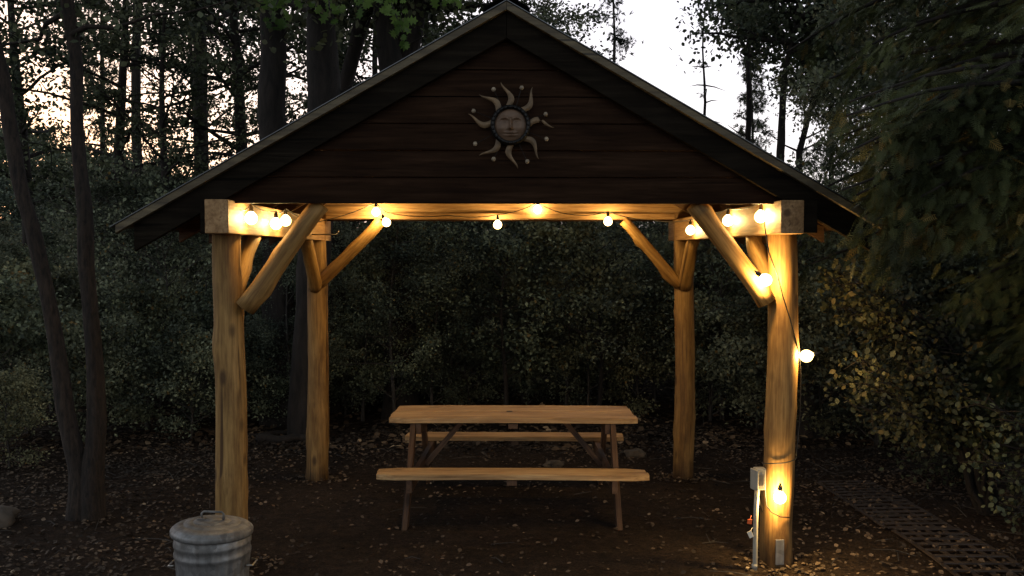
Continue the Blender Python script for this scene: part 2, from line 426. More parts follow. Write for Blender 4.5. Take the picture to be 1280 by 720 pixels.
MB().box((0, 5.075, 2.20), (3.36, .135, .128), bev=.005).build('tie_beam', beam_x, pav)
MB().box((0, 7.68, 2.208), (3.36, .13, .14), bev=.005).build('tie_beam', beam_x, pav)
MB().box((0, 7.60, 2.165), (3.0, .03, .045), bev=.003).build('tie_beam_ledger', beam_x, pav)
# roof
AZ, TAN = 3.235, .572
TH = math.atan(TAN); EX = 2.147; Y0, Y1 = 4.90, 8.15
def roofz(x): return AZ - TAN * abs(x)
def sloped(name, sx, y0, y1, top_off, thick, mat, x0=0.0, x1=EX, bev=0):
    """board lying in the roof slope: vertical offset of its top from the roof surface and vertical thickness"""
    m = MB(); K = 10; Vv = []; rg = random.Random(int(y0 * 100) + sx)
    for k in range(K + 1):
        x = x0 + (x1 - x0) * k / K; zt = AZ - TAN * x - top_off; w_ = rg.uniform(-.0015, .0015) * (0 < k < K); e = .0025
        Vv += [(sx * x, y0 + w_, zt - e), (sx * x, y0 + e + w_, zt), (sx * x, y1, zt), (sx * x, y1, zt - thick), (sx * x, y0 + e + w_, zt - thick + w_), (sx * x, y0 + w_, zt - thick + e + w_)]
    Fc = [(k * 6 + q, k * 6 + (q + 1) % 6, (k + 1) * 6 + (q + 1) % 6, (k + 1) * 6 + q) for k in range(K) for q in range(6)] + [tuple(range(5, -1, -1)), tuple(K * 6 + q for q in range(6))]
    if sx < 0: Fc = [tuple(reversed(f)) for f in Fc]
    return m.add(Vv, Fc).build(name, mat, pav)
for sx in (-1, 1):
    # corrugated metal sheet
    m = MB(); ny = 240; L = (EX + .03) / math.cos(TH); Vv = []; 
    for j in range(ny + 1):
        y = Y0 - .02 + (Y1 - Y0 + .04) * j / ny; ph = (y / .19) % 1
        h = .018 * max(0, 1 - abs(ph - .5) / .13) if .37 < ph < .63 else 0
        for t in (0, 1):
            x = (EX + .03) * t; Vv += [(sx * x, y, AZ - TAN * x + .004 + h), (sx * x, y, AZ - TAN * x - .001 + h)]
    Fc = []
    for j in range(ny):
        a = j * 4; b = a + 4; Fc += [(a, a + 2, b + 2, b), (a + 1, b + 1, b + 3, a + 3), (a + 2, a + 3, b + 3, b + 2)]
    Fc += [(0, 1, 3, 2)]
    m.add(Vv, Fc).build('roof_sheet', roofmetal, pav)
    sloped('roof_deck', sx, Y0 + .05, Y1 - .03, .004, .018, rafter_m, 0.01, EX - .02)
    sloped('roof_trim', sx, Y0 - .012, Y0 + .026, .003, .046, trim_m, 0.001, EX, .003)
    sloped('barge_board', sx, Y0 + .028, Y0 + .062, .024, .172, barge_m, 0.0015, EX - .085, .003)
    for y in (5.02 + .12, 5.72, 6.32, 6.92, 7.52, 8.02):
        sloped('rafter', sx, y - .019, y + .019, .024, .10, rafter_m, .012, EX - .06, .002)
MB().box((0, 6.54, AZ - .10), (.022, 3.0, .13)).build('ridge_board', rafter_m, pav)
m = MB()
for sx in (-1, 1):
    m.add([(0, Y0 - .03, AZ + .03), (sx * .13, Y0 - .03, AZ + .03 - TAN * .13), (sx * .13, Y1 + .03, AZ + .03 - TAN * .13), (0, Y1 + .03, AZ + .03)], [(0, 1, 2, 3)])
m.build('ridge_cap', roofmetal, pav)
# gable siding: lapped boards clipped under the roof
def siding(yf, s):
    m = MB(); z = 2.128; bh = .15; k = 0; rg = random.Random(2)
    while z < AZ - .06:
        z2 = min(z + bh - .006, AZ - .045); xa = (AZ - .03 - z) / TAN; xb = max(.02, (AZ - .03 - z2) / TAN); f = yf + rg.uniform(-.002, .003)
        xa = min(xa, 1.9); xb = min(xb, 1.9)
        Vv = [(-xa, f - .007 * s, z), (xa, f - .007 * s, z), (xb, f, z2), (-xb, f, z2), (-xa, f + .016 * s, z), (xa, f + .016 * s, z), (xb, f + .018 * s, z2 + .006), (-xb, f + .018 * s, z2 + .006)]
        m.add(Vv, [(0, 1, 2, 3), (4, 7, 6, 5), (0, 4, 5, 1), (3, 2, 6, 7), (1, 5, 6, 2), (0, 3, 7, 4)]); z += bh
    return m.build('gable_siding', siding_m, pav)
siding(4.985, 1); siding(7.775, -1)
# metal bracket at foot of right post, hook at rear left
MB().box((1.60, 5.14 - .098, .10), (.05, .008, .15), bev=.003).build('post_bracket', galv_m, pav)
p0 = P(397, 293, 7.1)
MB().tube([(-1.53, 7.1, p0.z), (-1.33, 7.1, p0.z), (-1.315, 7.1, p0.z + .006), (-1.308, 7.1, p0.z + .03)], .006, 8).build('hook', steel, pav, True)

# ================================================================== SUN ORNAMENT
so = P(638, 157, 4.95); sun = thing('sun_ornament', 'round sun face ornament with wavy metal rays hung on the dark gable boards', 'wall ornament', (so.x, 4.945, so.z))
s1 = 1 / (F / 4.95)
def disc(prof, n=40):
    m = MB(); m.lathe(prof, n); m.v[0] = np.stack([m.v[0][:, 0], -m.v[0][:, 2], m.v[0][:, 1]], 1); return m
# face: domed disc with brow, nose and lips
def facez(x, z):
    r = math.hypot(x, z); h = .022 * max(0, 1 - (r / .092) ** 2) ** .5
    h += .016 * math.exp(-(x / .010) ** 2) * (1 if -.02 < z < .03 else math.exp(-((abs(z - .005) - .025) / .008) ** 2))
    h += .012 * math.exp(-(x / .014) ** 2 - ((z + .02) / .01) ** 2)
    for sx in (-1, 1):
        h -= .010 * math.exp(-((x - sx * .034) / .018) ** 2 - ((z - .018) / .012) ** 2)
        h += .008 * math.exp(-((x - sx * .034) / .016) ** 2 - ((z - .015) / .006) ** 2)
        h += .008 * math.exp(-((x - sx * .034) / .026) ** 2 - ((z - .040 + (x - sx * .034) ** 2 * 14) / .007) ** 2)
        h += .006 * math.exp(-((x - sx * .05) / .02) ** 2 - ((z + .02) / .022) ** 2)
    for zz, a in ((-.044, .010), (-.058, .010)):
        h += a * math.exp(-(x / .026) ** 2 - ((z - zz) / .0055) ** 2)
    h -= .008 * math.exp(-(x / .03) ** 2 - ((z + .051) / .003) ** 2)
    return h
Vv = []; Fc = []; nr, na = 34, 64
for i in range(nr + 1):
    for k in range(na):
        r = .09 * i / nr; a = 2 * PI * k / na; x, z = r * math.cos(a), r * math.sin(a); Vv.append((x, -.012 - facez(x, z), z))
for i in range(nr):
    for k in range(na): Fc.append((i * na + k, (i + 1) * na + k, (i + 1) * na + (k + 1) % na, i * na + (k + 1) % na))
MB().add(Vv, Fc).build('face', facem, sun, True)
disc([(.088, -.0), (.088, .026), (.094, .034), (.104, .034), (.112, .024), (.112, .0)]).build('ring', ring_m, sun, True)
m = MB()
for k in range(26):
    a = 2 * PI * k / 26; m.lathe([(.0, .006), (.006, .004), (.008, 0), (.006, -.004), (0, -.006)], 8, (.1 * math.cos(a), -.036, .1 * math.sin(a)))
m.build('ring_beading', ring_m, sun, True)
ray_ang = [92, 48, 8, -38, -82, -128, -172 + 12, 152 - 6 + 0, 128]
ray_ang = [95, 52, 5, -42, -88, -128, 173, 128]
for i, dg in enumerate(ray_ang):
    a = R(dg); K = 16; Vv = []; Ln = .135 if i not in (2,) else .135
    bend = (-1 if i in (0, 4, 7, 1) else 1)
    for j in range(K + 1):
        t = j / K; r = .108 + Ln * t; off = bend * (.021 * math.sin(t * PI * 1.5) - .012 * t); w = .029 * (1 - t) ** .75 * (1 + .25 * math.sin(t * PI)) + .001
        if i == 2 and .42 < t < .55: w *= .15
        c, s_ = math.cos(a), math.sin(a)
        for q, dy in ((-1, 0), (0, -.010), (1, 0)):
            o_ = off + q * w * .6; Vv.append((c * r - s_ * o_, -.008 + dy * (1 - t * .6), s_ * r + c * o_))
    Fc = []
    for j in range(K):
        for q in (0, 1): Fc.append((j * 3 + q, j * 3 + q + 1, j * 3 + 3 + q + 1, j * 3 + 3 + q))
    MB().add(Vv, Fc).build('ray', sunmetal, sun, True)
for px, py in ((617, 112), (652, 110), (682, 143), (683, 174), (659, 202), (617, 199), (594, 180), (592, 139)):
    q = P(px, py, 4.94) - Vector(sun.location); m = MB()
    m.lathe([(0, .013), (.008, .011), (.013, 0), (.008, -.011), (0, -.013)], 12, (q.x, -.012, q.z))
    o = m.build('bead', bead_m, sun, True)
    d = Vector((q.x, 0, q.z)); e = d.normalized() * .11
    MB().tube([(e.x, -.005, e.z), (d.x, -.008, d.z)], .0016, 6).build('bead_wire', ring_m, o).parent = o

# ================================================================== STRING LIGHTS
sl = thing('string_lights', 'black cord of glowing warm globe bulbs strung under the pavilion roof', 'string lights')
bulbs = [P(314, 273, 5.12), P(345, 280, 5.66), P(357, 276, 5.95), P(470, 265, 7.50), P(483, 278, 7.44), P(622, 281, 7.50), P(672, 262, 7.56), P(760, 277, 7.48),
         P(863, 288, 6.86), P(910, 276, 5.80), P(951, 271, 5.10), P(957, 350, 4.975), P(1008, 445, 5.08), P(975, 622, 4.985)]
LC = (1.0, .60, .19)
power = [6, 5, 5, 8, 6, 6, 6, 8, 7, 7, 10, 16, 14, 18]
br = .038
for i, b in enumerate(bulbs):
    prof = [(0, -br)] + [(br * math.sin(R(t)), -br * math.cos(R(t))) for t in range(15, 150, 15)] + [(.012, br * 1.05), (.011, br * 1.25)]
    tilt = Matrix.Identity(4)
    if i == 12: tilt = Matrix.Rotation(R(75), 4, 'Y')
    if i == 11: tilt = Matrix.Rotation(R(-50), 4, 'Y')
    if i == 4: tilt = Matrix.Rotation(R(-30), 4, 'Y')
    o = MB().lathe(prof, 20).build('bulb', bulb_m, sl, True, M=Matrix.Translation(b) @ tilt)
    MB().lathe([(.012, .038), (.013, .042), (.013, .064), (.008, .070), (.004, .085)], 14).build('socket', rubber, o, True)
    ld = bpy.data.lights.new('bulb_glow', 'POINT'); ld.energy = power[i]; ld.color = LC; ld.shadow_soft_size = .02
    lo = bpy.data.objects.new('bulb_glow', ld); COL.objects.link(lo); lo.parent = o
def sag(a, b, s, k=10):
    return [a.lerp(b, t / k) - Vector((0, 0, s * 4 * (t / k) * (1 - t / k))) for t in range(k)]
def top(i, dz=.085): return bulbs[i] + Vector((0, 0, dz))
chain = [P(300, 262, 4.95), top(0), top(1, .08), top(2, .082), Vector((-1.5, 7.2, 2.1)), top(3, .08), Vector((bulbs[4].x + .04, 7.45, bulbs[4].z + .075)), Vector((-.45, 7.55, 2.17)), top(5), top(6, .06), Vector((.6, 7.57, 2.18)), top(7), Vector((1.3, 7.5, 2.13)),
         top(8), top(9, .08), top(10, .083)]
pts = []
for a, b in zip(chain[:-1], chain[1:]): pts += sag(a, b, .018)
down = [chain[-1], P(957, 290, 5.02), P(961, 315, 4.99), P(972, 345, 4.99), P(979, 372, 5.01), P(988, 400, 5.03), P(996, 430, 5.06), P(999, 441, 5.08), P(1001, 470, 5.10), P(1000, 520, 5.13), P(996, 560, 5.14)]
wrap = []
for z0, a0, a1 in ((P(965, 576, 5).z, -10, -175), ):
    for k in range(12):
        a = R(a0 + (a1 - a0) * k / 11); wrap.append(Vector((1.62 + .1 * math.cos(a), FY + .1 * math.sin(a), z0 - .004 * k)))
end = [P(957, 585, 5.03), P(956, 610, 5.03), P(958, 632, 5.02), P(964, 640, 5.01), P(975, 646, 5.02), P(987, 647, 5.06)]
pts += down + wrap + end
MB().tube(pts, .0035, 6).build('cord', rubber, sl, True)
MB().tube([P(953, 640, 5.04), P(948, 622, 5.03), P(951, 600, 5.04), P(956, 590, 5.03)], .004, 6).build('plug_cord', rubber, sl, True)

# ================================================================== OUTLET ON CONDUIT
q = P(944, 706, 5.0); ob = thing('outlet_pedestal', 'pale weatherproof outlet box on a thin conduit beside the right front post', 'outlet box', (q.x, 5.02, gz(q.x, 5.02)))
bz = P(950, 598, 5.02); dz = bz.z - ob.location.z
MB().tube([(0, 0, -.05), (.005, 0, .02), (.006, 0, .3), (.012, 0, dz - .06)], .014, 14).build('conduit', pvc, ob, True)
MB().lathe([(.017, 0), (.017, .02), (.014, .024)], 14, (.002, 0, .01)).build('conduit_collar', pvc, ob, True)
MB().box((.025, 0, dz), (.062, .055, .125), bev=.006).build('box', pvc, ob)
o = MB().box((-.018, -.045, dz + .005), (.012, .072, .118), Matrix.Rotation(R(14), 3, 'Z'), bev=.004).build('cover_flap', pvc, ob)
MB().box((.025, -.031, dz + .0), (.034, .006, .07), bev=.002).build('socket_face', steel, ob)
for px, py, m_, lab, nm, hh in ((937, 652, orange, 'small orange tag hanging on the conduit', 'hanging_tag', .028), (938, 668, paper, 'small white paper tag hanging below the orange one', 'hanging_tag', .04)):
    c = P(px, py, 4.985); m = MB(); m.box((0, 0, 0), (.026, .003, hh), Matrix.Rotation(R(-25 if m_ is paper else 8), 3, 'Y'), bev=.001)
    m.tube([(0, 0, hh * .4), (.015, .015, hh * .4 + .02)], .0012, 5)
    tag(m.build(nm, m_, None, loc=c), lab, 'tag')

# ================================================================== PICNIC TABLE
tb = thing('picnic_table', 'wooden picnic table with attached benches standing under the pavilion', 'picnic table', (.085, 6.72, -.075), 0)
tb.rotation_euler = (R(-2.0), 0, R(-2.2))
def planks(name, n, L, W, t, z, y, seed, bow=.006, cut=.04, hole=False):
    m = MB(); rg = random.Random(seed); pw = W / n
    for i in range(n):
        yc = y - W / 2 + pw * (i + .5); dx = rg.uniform(-.008, .008); K = 14; Vv = []
        for k in range(K + 1):
            u = k / K; x = -L / 2 + L * u + dx; zz = z + bow * math.sin(u * PI) * (1 if i % 2 == 0 else .4) + rg.uniform(-.0007, .0007)
            c0 = cut if (k in (0, K) and i == 0) else 0; c1 = cut if (k in (0, K) and i == n - 1) else 0
            ya = yc - pw / 2 + .0035 + c0; yb = yc + pw / 2 - .0035 - c1
            b = .004
            Vv += [(x, ya, zz - t), (x, ya, zz - b), (x, ya + b, zz), (x, yb - b, zz), (x, yb, zz - b), (x, yb, zz - t)]
        Fc = []
        for k in range(K):
            for q_ in range(6): Fc.append((k * 6 + q_, k * 6 + (q_ + 1) % 6, (k + 1) * 6 + (q_ + 1) % 6, (k + 1) * 6 + q_))
        Fc += [tuple(range(6)), tuple(K * 6 + q_ for q_ in range(5, -1, -1))]
        # corner cut ends: pull a short end section
        m.add(Vv, Fc)
    o = m.build(name, table_x, tb)
    return o
planks('tabletop', 4, 1.83, .70, .038, .700, 0, 5, .006, .03)
m = MB().lathe([(.0, .0015), (.022, .0015), (.024, 0)], 20, (-.03, -.02, .7066)); m.build('painted_umbrella_hole', rubber, tb)  # black disc laid on the planks paints the hole's dark inside, no opening cut
planks('bench_seat', 2, 1.85, .25, .036, .395, -.745, 6, .008, .035)
planks('bench_seat', 2, 1.85, .25, .036, .396, .745, 7, .004, .035)
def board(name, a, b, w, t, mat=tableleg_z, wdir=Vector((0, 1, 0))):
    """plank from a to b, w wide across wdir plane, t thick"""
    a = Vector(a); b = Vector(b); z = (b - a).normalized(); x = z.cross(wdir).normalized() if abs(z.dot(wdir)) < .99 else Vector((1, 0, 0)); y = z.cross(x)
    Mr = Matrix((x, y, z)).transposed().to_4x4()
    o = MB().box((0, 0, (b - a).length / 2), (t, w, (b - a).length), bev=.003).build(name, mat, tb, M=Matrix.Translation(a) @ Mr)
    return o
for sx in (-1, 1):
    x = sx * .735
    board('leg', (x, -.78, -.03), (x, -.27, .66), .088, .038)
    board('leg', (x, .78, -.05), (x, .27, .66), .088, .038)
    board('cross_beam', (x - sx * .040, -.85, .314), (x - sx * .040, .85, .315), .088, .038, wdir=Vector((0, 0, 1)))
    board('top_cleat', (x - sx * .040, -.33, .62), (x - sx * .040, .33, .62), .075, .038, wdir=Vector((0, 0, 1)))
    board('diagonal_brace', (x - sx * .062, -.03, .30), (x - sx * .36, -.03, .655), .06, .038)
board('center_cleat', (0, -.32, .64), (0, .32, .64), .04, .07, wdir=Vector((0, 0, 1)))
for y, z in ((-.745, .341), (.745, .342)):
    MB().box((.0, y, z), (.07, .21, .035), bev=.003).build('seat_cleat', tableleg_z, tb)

# ================================================================== TRASH CAN
q = P(264, 655, 4.4); tz = q.z; gy = gz(q.x, 4.4) - .01; H = tz - gy
tc = thing('trash_can', 'ribbed galvanised steel trash can with a lid in front of the left front post', 'trash can', (q.x, 4.42, gy))
r_ = .200
def rib(a, z): return 1 + .012 * math.cos(a * 26) * (1 if .06 < z < H - .15 else 0)
prof = [(0, .01), (r_ * .76, .01), (r_ * .78, 0), (r_ * .80, .03), (r_ * .80, .06)] + [(r_ * (.80 + .10 * k / 14), .07 + (H - .24) * k / 14) for k in range(15)]
prof += [(r_ * .915, H - .155), (r_ * .935, H - .148), (r_ * .935, H - .138), (r_ * .915, H - .130), (r_ * .915, H - .105), (r_ * .94, H - .098), (r_ * .94, H - .085), (r_ * .92, H - .075), (r_ * .925, H - .045)]
MB().lathe(prof, 104, wob=rib).build('body', galv_m, tc, True)
lid = MB().lathe([(r_ * .985, -.052), (r_ * 1.0, -.046), (r_ * 1.0, -.030), (r_ * .985, -.024), (r_ * .95, -.022), (r_ * .93, -.014), (r_ * .90, -.010), (r_ * .72, .002), (r_ * .70, -.001), (r_ * .68, .004), (r_ * .48, .010), (r_ * .46, .007), (r_ * .44, .013), (r_ * .24, .017), (r_ * .22, .015), (r_ * .2, .019), (0, .021)], 64).build('lid', galv_m, tc, True, loc=(0, 0, H))
lid.rotation_euler = (R(-1.5), R(2.5), 0)
MB().tube([(-.055, 0, .018), (-.055, 0, .045), (-.045, 0, .056), (.045, 0, .056), (.055, 0, .045), (.055, 0, .018)], .006, 8).build('lid_handle', galv_m, lid, True)
MB().box((-.055, 0, .021), (.04, .03, .004), bev=.001).build('handle_plate', steel, lid)
for sx in (-1, 1):
    MB().tube([(sx * r_ * .9, -.05, H - .20), (sx * (r_ * .9 + .028), -.04, H - .205), (sx * (r_ * .9 + .03), .04, H - .205), (sx * r_ * .9, .05, H - .20)], .005, 8).build('side_handle', steel, tc, True)

# ================================================================== LATTICE, STUMP, LOGS, STONES
def lattice(name, c, ang, L, W, label):
    t = thing(name, label, 'lattice', c, ang, 'rusty lattice panels lying on the ground'); m = MB(); n1 = max(2, int(L / .105)); n2 = max(2, int(W / .11))
    def zz(x, y):
        ca, sa = math.cos(ang), math.sin(ang); return gz(c[0] + x * ca - y * sa, c[1] + x * sa + y * ca) - c[2] + .02
    def strip(a, b, w, dz):
        K = 8; d = (Vector(b) - Vector(a)).normalized(); p = Vector((-d.y, d.x, 0)) * w / 2; Vv = []
        for k in range(K + 1):
            q = Vector(a).lerp(Vector(b), k / K); h = zz(q.x, q.y) + dz
            for s_ in (-1, 1): Vv += [(q.x + p.x * s_, q.y + p.y * s_, h), (q.x + p.x * s_, q.y + p.y * s_, h - .008)]
        Fc = []
        for k in range(K):
            a_ = k * 4; b_ = a_ + 4; Fc += [(a_, a_ + 2, b_ + 2, b_), (a_, b_, b_ + 1, a_ + 1), (a_ + 2, a_ + 3, b_ + 3, b_ + 2)]
        m.add(Vv, Fc)
    for i in range(n1 + 1): strip((-L / 2 + L * i / n1, -W / 2, 0), (-L / 2 + L * i / n1, W / 2, 0), .028, .009)
    o1 = m.build('cross_slats', rust, t); m = MB()
    for i in range(n2 + 1): strip((-L / 2, -W / 2 + W * i / n2, 0), (L / 2, -W / 2 + W * i / n2, 0), .028, 0)
    m.build('long_slats', rust, t)
a = P(1065, 632, 1); 
def G(px, py):   # ground point seen in that direction
    Y = 5.0
    for _ in range(30):
        q = P(px, py, Y); d = CM @ Vector(((px - 640) / F, (360 - py) / F, -1)); Y = Y * (CAM.z - gz0(q.x, Y)) / max(.05, CAM.z - q.z)
    q = P(px, py, Y); return Vector((q.x, q.y, gz0(q.x, q.y)))
def lat(p, q):
    a, b = G(*p), G(*q); return tuple((a + b) / 2), math.atan2(b.y - a.y, b.x - a.x), (b - a).length
c_, an_, L_ = lat((1056, 606), (1150, 666))
lattice('lattice_panel', c_, an_, L_, .44, 'brown lattice panel on the ground just right of the right front post')
c_, an_, L_ = lat((1158, 668), (1252, 728))
lattice('lattice_panel', c_, an_, L_, .44, 'brown lattice panel on the ground nearer the bottom right corner')

q = G(1010, 546); st = thing('tree_stump', 'tall sawn tree stump behind the right front post', 'stump', (q.x, q.y, q.z))
stz = P(1010, 474, q.y).z - q.z
MB().tube([(0, 0, -.05), (0, 0, .05), (.01, 0, stz * .5), (0, 0, stz)], [.17, .13, .105, .10], 18, False, .12).build('trunk', bark_dark, st, True)
MB().lathe([(0, stz + .004), (.104, stz + .002), (.102, stz - .008)], 18).build('cut_top', cutwood, st)
def fallen(px, py, dx, r, label, rz=0, mat=bark_grey, name='fallen_log', cat='log'):
    q = G(px, py); m = MB(); K = 10; pts = []
    for k in range(K + 1):
        u = k / K - .5; pts.append((u * dx, .03 * math.sin(k), r * .7 + .01 * math.sin(k * 1.3)))
    m.tube(pts, [r * (1 - .25 * k / K) for k in range(K + 1)], 12, True, .15, px)
    o = m.build(name, mat, None, True, loc=q); o.rotation_euler = (0, 0, rz); tag(o, label, cat)
fallen(358, 553, .62, .055, 'short dark log lying left of the left rear post', R(6), bark_dark)
fallen(62, 440, 2.2, .12, 'pale fallen log among bushes beyond the twin trunk tree', R(-4))
fallen(330, 545, .9, .03, 'thin fallen branch on leaf litter beside the short dark log', R(15), bark_dark, 'fallen_branch', 'branch')
def rock(px, py, sx_, sy_, sz_, label, seed):
    q = G(px, py); m = MB(); import bmesh
    bm = bmesh.new(); bmesh.ops.create_icosphere(bm, subdivisions=4, radius=1)
    for v in bm.verts:
        n = mnoise.noise(v.co * 1.3 + Vector((seed, 0, 0))) * .35 + mnoise.noise(v.co * 4 + Vector((seed, 0, 0))) * .1
        v.co *= 1 + n; v.co = Vector((v.co.x * sx_, v.co.y * sy_, v.co.z * sz_))
    bm.verts.index_update(); m.add([v.co[:] for v in bm.verts], [tuple(v.index for v in f.verts) for f in bm.faces]); bm.free()
    tag(m.build('rock', stone_m, None, True, loc=q + Vector((0, 0, sz_ * .4))), label, 'rock')
rock(794, 570, .11, .09, .05, 'flat pale stone beside the far bench end', 3)
rock(692, 582, .09, .07, .035, 'small brown stone seen below the picnic table', 5)
rock(-6, 655, .13, .16, .08, 'grey boulder at the left edge of the clearing', 8)
rock(780, 596, .06, .05, .03, 'small stone on the ground between table and right rear post', 9)

# ================================================================== TREES
def grow(seed, H, cb, Rr, nb, per, leaf, tmpl, mat, bmat, name, label, cat, r0=.16, lean=(0, 0), wander=.25, up=.35, crad=.3, flat=.6, prof=None, lsz=(.07, .12), sub=4, droop=0, group=None, trunk_n=12, tonebias=0):
    rg = random.Random(seed); rn = np.random.default_rng(seed); root = thing(name, label, cat, group=group)
    K = 14; tp = []; tr = []
    ph = rg.uniform(0, 6)
    for k in range(K + 1):
        t = k / K; z = H * t
        tp.append(Vector((lean[0] * t + wander * math.sin(t * 5 + ph) * t, lean[1] * t + wander * math.cos(t * 4 + ph) * t, z - .15 * (k == 0))))
        tr.append(r0 * (1.35 if k == 0 else (1 - t) ** .8 * .95 + .05))
    mb = MB(); mb.tube(tp, tr, trunk_n, True, .18, seed)
    C = []; Dd = []
    for i in range(nb):
        t = cb + (1 - cb) * ((i + rg.random()) / nb) ** .9; t = min(t, .99); k = t * K; k0 = int(k); base = tp[k0].lerp(tp[min(K, k0 + 1)], k - k0)
        L = Rr * (prof(t) if prof else (1.1 - .6 * abs((t - cb) / (1 - cb) - .4) * 2)) * rg.uniform(.7, 1.15); az = i * 2.4 + rg.uniform(-.5, .5)
        el = up * rg.uniform(.4, 1.5); d = Vector((math.cos(az), math.sin(az), el)).normalized(); br_ = [base]; cur = base.copy()
        for s_ in range(6):
            d = (d + Vector((rg.uniform(-.25, .25), rg.uniform(-.25, .25), rg.uniform(-.15, .15) - droop * .15))).normalized(); cur = cur + d * L / 6; br_.append(cur.copy())
        rb = max(.012, tr[k0] * .42); mb.tube(br_, [rb * (1 - j / 7.5) for j in range(7)], 6, False)
        for s_ in range(sub):
            j = rg.randint(2, 6); o = br_[j]; dd = (d + Vector((rg.uniform(-1, 1), rg.uniform(-1, 1), rg.uniform(-.5, .7)))).normalized(); l2 = L * rg.uniform(.18, .4)
            tip = o + dd * l2; mb.tube([o, o.lerp(tip, .5) + Vector((0, 0, .03)), tip], [rb * .35, rb * .25, .004], 4, False)
            for f_ in (.55, 1.0): C.append(o.lerp(tip, f_)); Dd.append(dd)
        C.append(br_[-1]); Dd.append(d)
    mb.build('trunk', bmat, root, True)
    C = np.array([c[:] for c in C]); Dd = np.array([c[:] for c in Dd]); nc = len(C)
    cs = rn.uniform(.6, 1.35, nc); ct = rn.uniform(-.4, .4, nc)
    cnt = rn.poisson(per * cs); idx = np.repeat(np.arange(nc), cnt); n = len(idx)
    off = rn.normal(0, 1, (n, 3)); off[:, 2] *= flat; off *= (crad * cs[idx])[:, None] * .6
    pos = C[idx] + off; D = rn.normal(0, 1, (n, 3)) * .8 + Dd[idx] * .6 + off * .8 / crad * .5; D[:, 2] -= .15 + droop * .5
    Nn = rn.normal(0, .6, (n, 3)); Nn[:, 2] += 1
    tone = np.clip(rn.uniform(0, .85, n) + ct[idx] + tonebias, 0, .9); tone = np.where(rn.uniform(0, 1, n) < .02, 1.0, tone)
    scatter_mesh('crown', tmpl[0], tmpl[1], pos, D, Nn, rn.uniform(lsz[0], lsz[1], n), tone, mat, root)
    return root

protos = {}
far_lab = 'tall leafy oak deep in the forest behind the pavilion'
protos['oak'] = [grow(100 + i, 10.5, .28, 2.6, 30, 36, None, LEAF4, leaf_dark, bark_dark, 'oak_tree', far_lab, 'tree', r0=.17, lsz=(.075, .135), crad=.30, group='forest trees beyond the clearing') for i in range(3)]
protos['under'] = [grow(200 + i, 5.2, .08, 1.7, (30, 24, 34, 22)[i], (95, 60, 45, 42)[i], None, (LEAF4, LEAF6, LEAF4, FROND)[i], leaf_grey, bark_grey, 'understory_tree', 'slender grey green understory tree behind the pavilion', 'tree', r0=.05, lsz=((.03, .065), (.06, .14), (.05, .10), (.14, .26))[i], crad=(.26, .30, .22, .28)[i], up=.5, group='understory trees behind the clearing') for i in range(4)]
protos['twiggy'] = [grow(350 + i, 4.2, .1, 1.9, 30, 7, None, LEAF6, leaf_grey, bark_grey, 'twiggy_tree', 'nearly bare twiggy sapling in front of the understory behind the pavilion', 'tree', r0=.035, lsz=(.05, .09), crad=.25, up=.7, sub=7, group='bare saplings behind the clearing') for i in range(2)]
protos['bush'] = [grow(300 + i, 1.7, .03, 1.0, 24, 50, None, LEAF4, leaf_grey, bark_grey, 'bush', 'low leafy bush at the edge of the clearing', 'bush', r0=.025, lsz=(.035, .08), crad=.19, up=.7, sub=3, wander=.1, group='bushes around the clearing') for i in range(3)]
cone = lambda t: max(.12, 1.05 - t)
protos['pine'] = [grow(400 + i, 11.5, .35, 2.0, 40, 7, None, TUFT, leaf_pine, bark_dark, 'pine_tree', 'tall pine standing among the forest oaks', 'tree', r0=.14, lsz=(.16, .30), crad=.26, up=.12, droop=.25, prof=cone, sub=3, wander=.12, group='pines in the forest') for i in range(2)]
used = {k: [False] * len(v) for k, v in protos.items()}
def put(kind, i, x, y, s, rz, label=None, group=None, zs=None):
    i %= len(protos[kind]); r = protos[kind][i]; z = gz(x, y); sv = (s, s, zs or s)
    if not used[kind][i]:
        used[kind][i] = True; r.location = (x, y, z); r.rotation_euler = (0, 0, rz); r.scale = sv
        if label: r['label'] = label
        if group: r['group'] = group
        return r
    c = dup(r, (x, y, z), rz, sv, label, group)
    return c
def X(px, Y): return P(px, 300, Y).x
rr = random.Random(77)
# tall oaks, left and centre-left
for px, Y, s in ((-110, 13, .9), (35, 19, 1.0), (150, 15, .85), (215, 14, .62), (340, 19, .75), (480, 18, .8), (300, 15, .9), (420, 19, 1.0), (540, 21, 1.0), (640, 23, 1.0), (250, 24, .9), (655, 27, .95)):
    put('oak', rr.randint(0, 2), X(px, Y), Y, s * rr.uniform(.93, 1.07), rr.uniform(0, 6.28))
for px, Y, s in ((1130, 16, .85), (1180, 18, 1.05), (1300, 14, 1.0)):
    put('oak', rr.randint(0, 2), X(px, Y), Y, s * rr.uniform(.93, 1.07), rr.uniform(0, 6.28))
for px, Y, s, zs in ((938, 24, .55, .66), (1040, 22, .7, .8), (130, 26, .8, 1.1)):
    put('pine', rr.randint(0, 1), X(px, Y), Y, s, rr.uniform(0, 6.28), zs=zs)
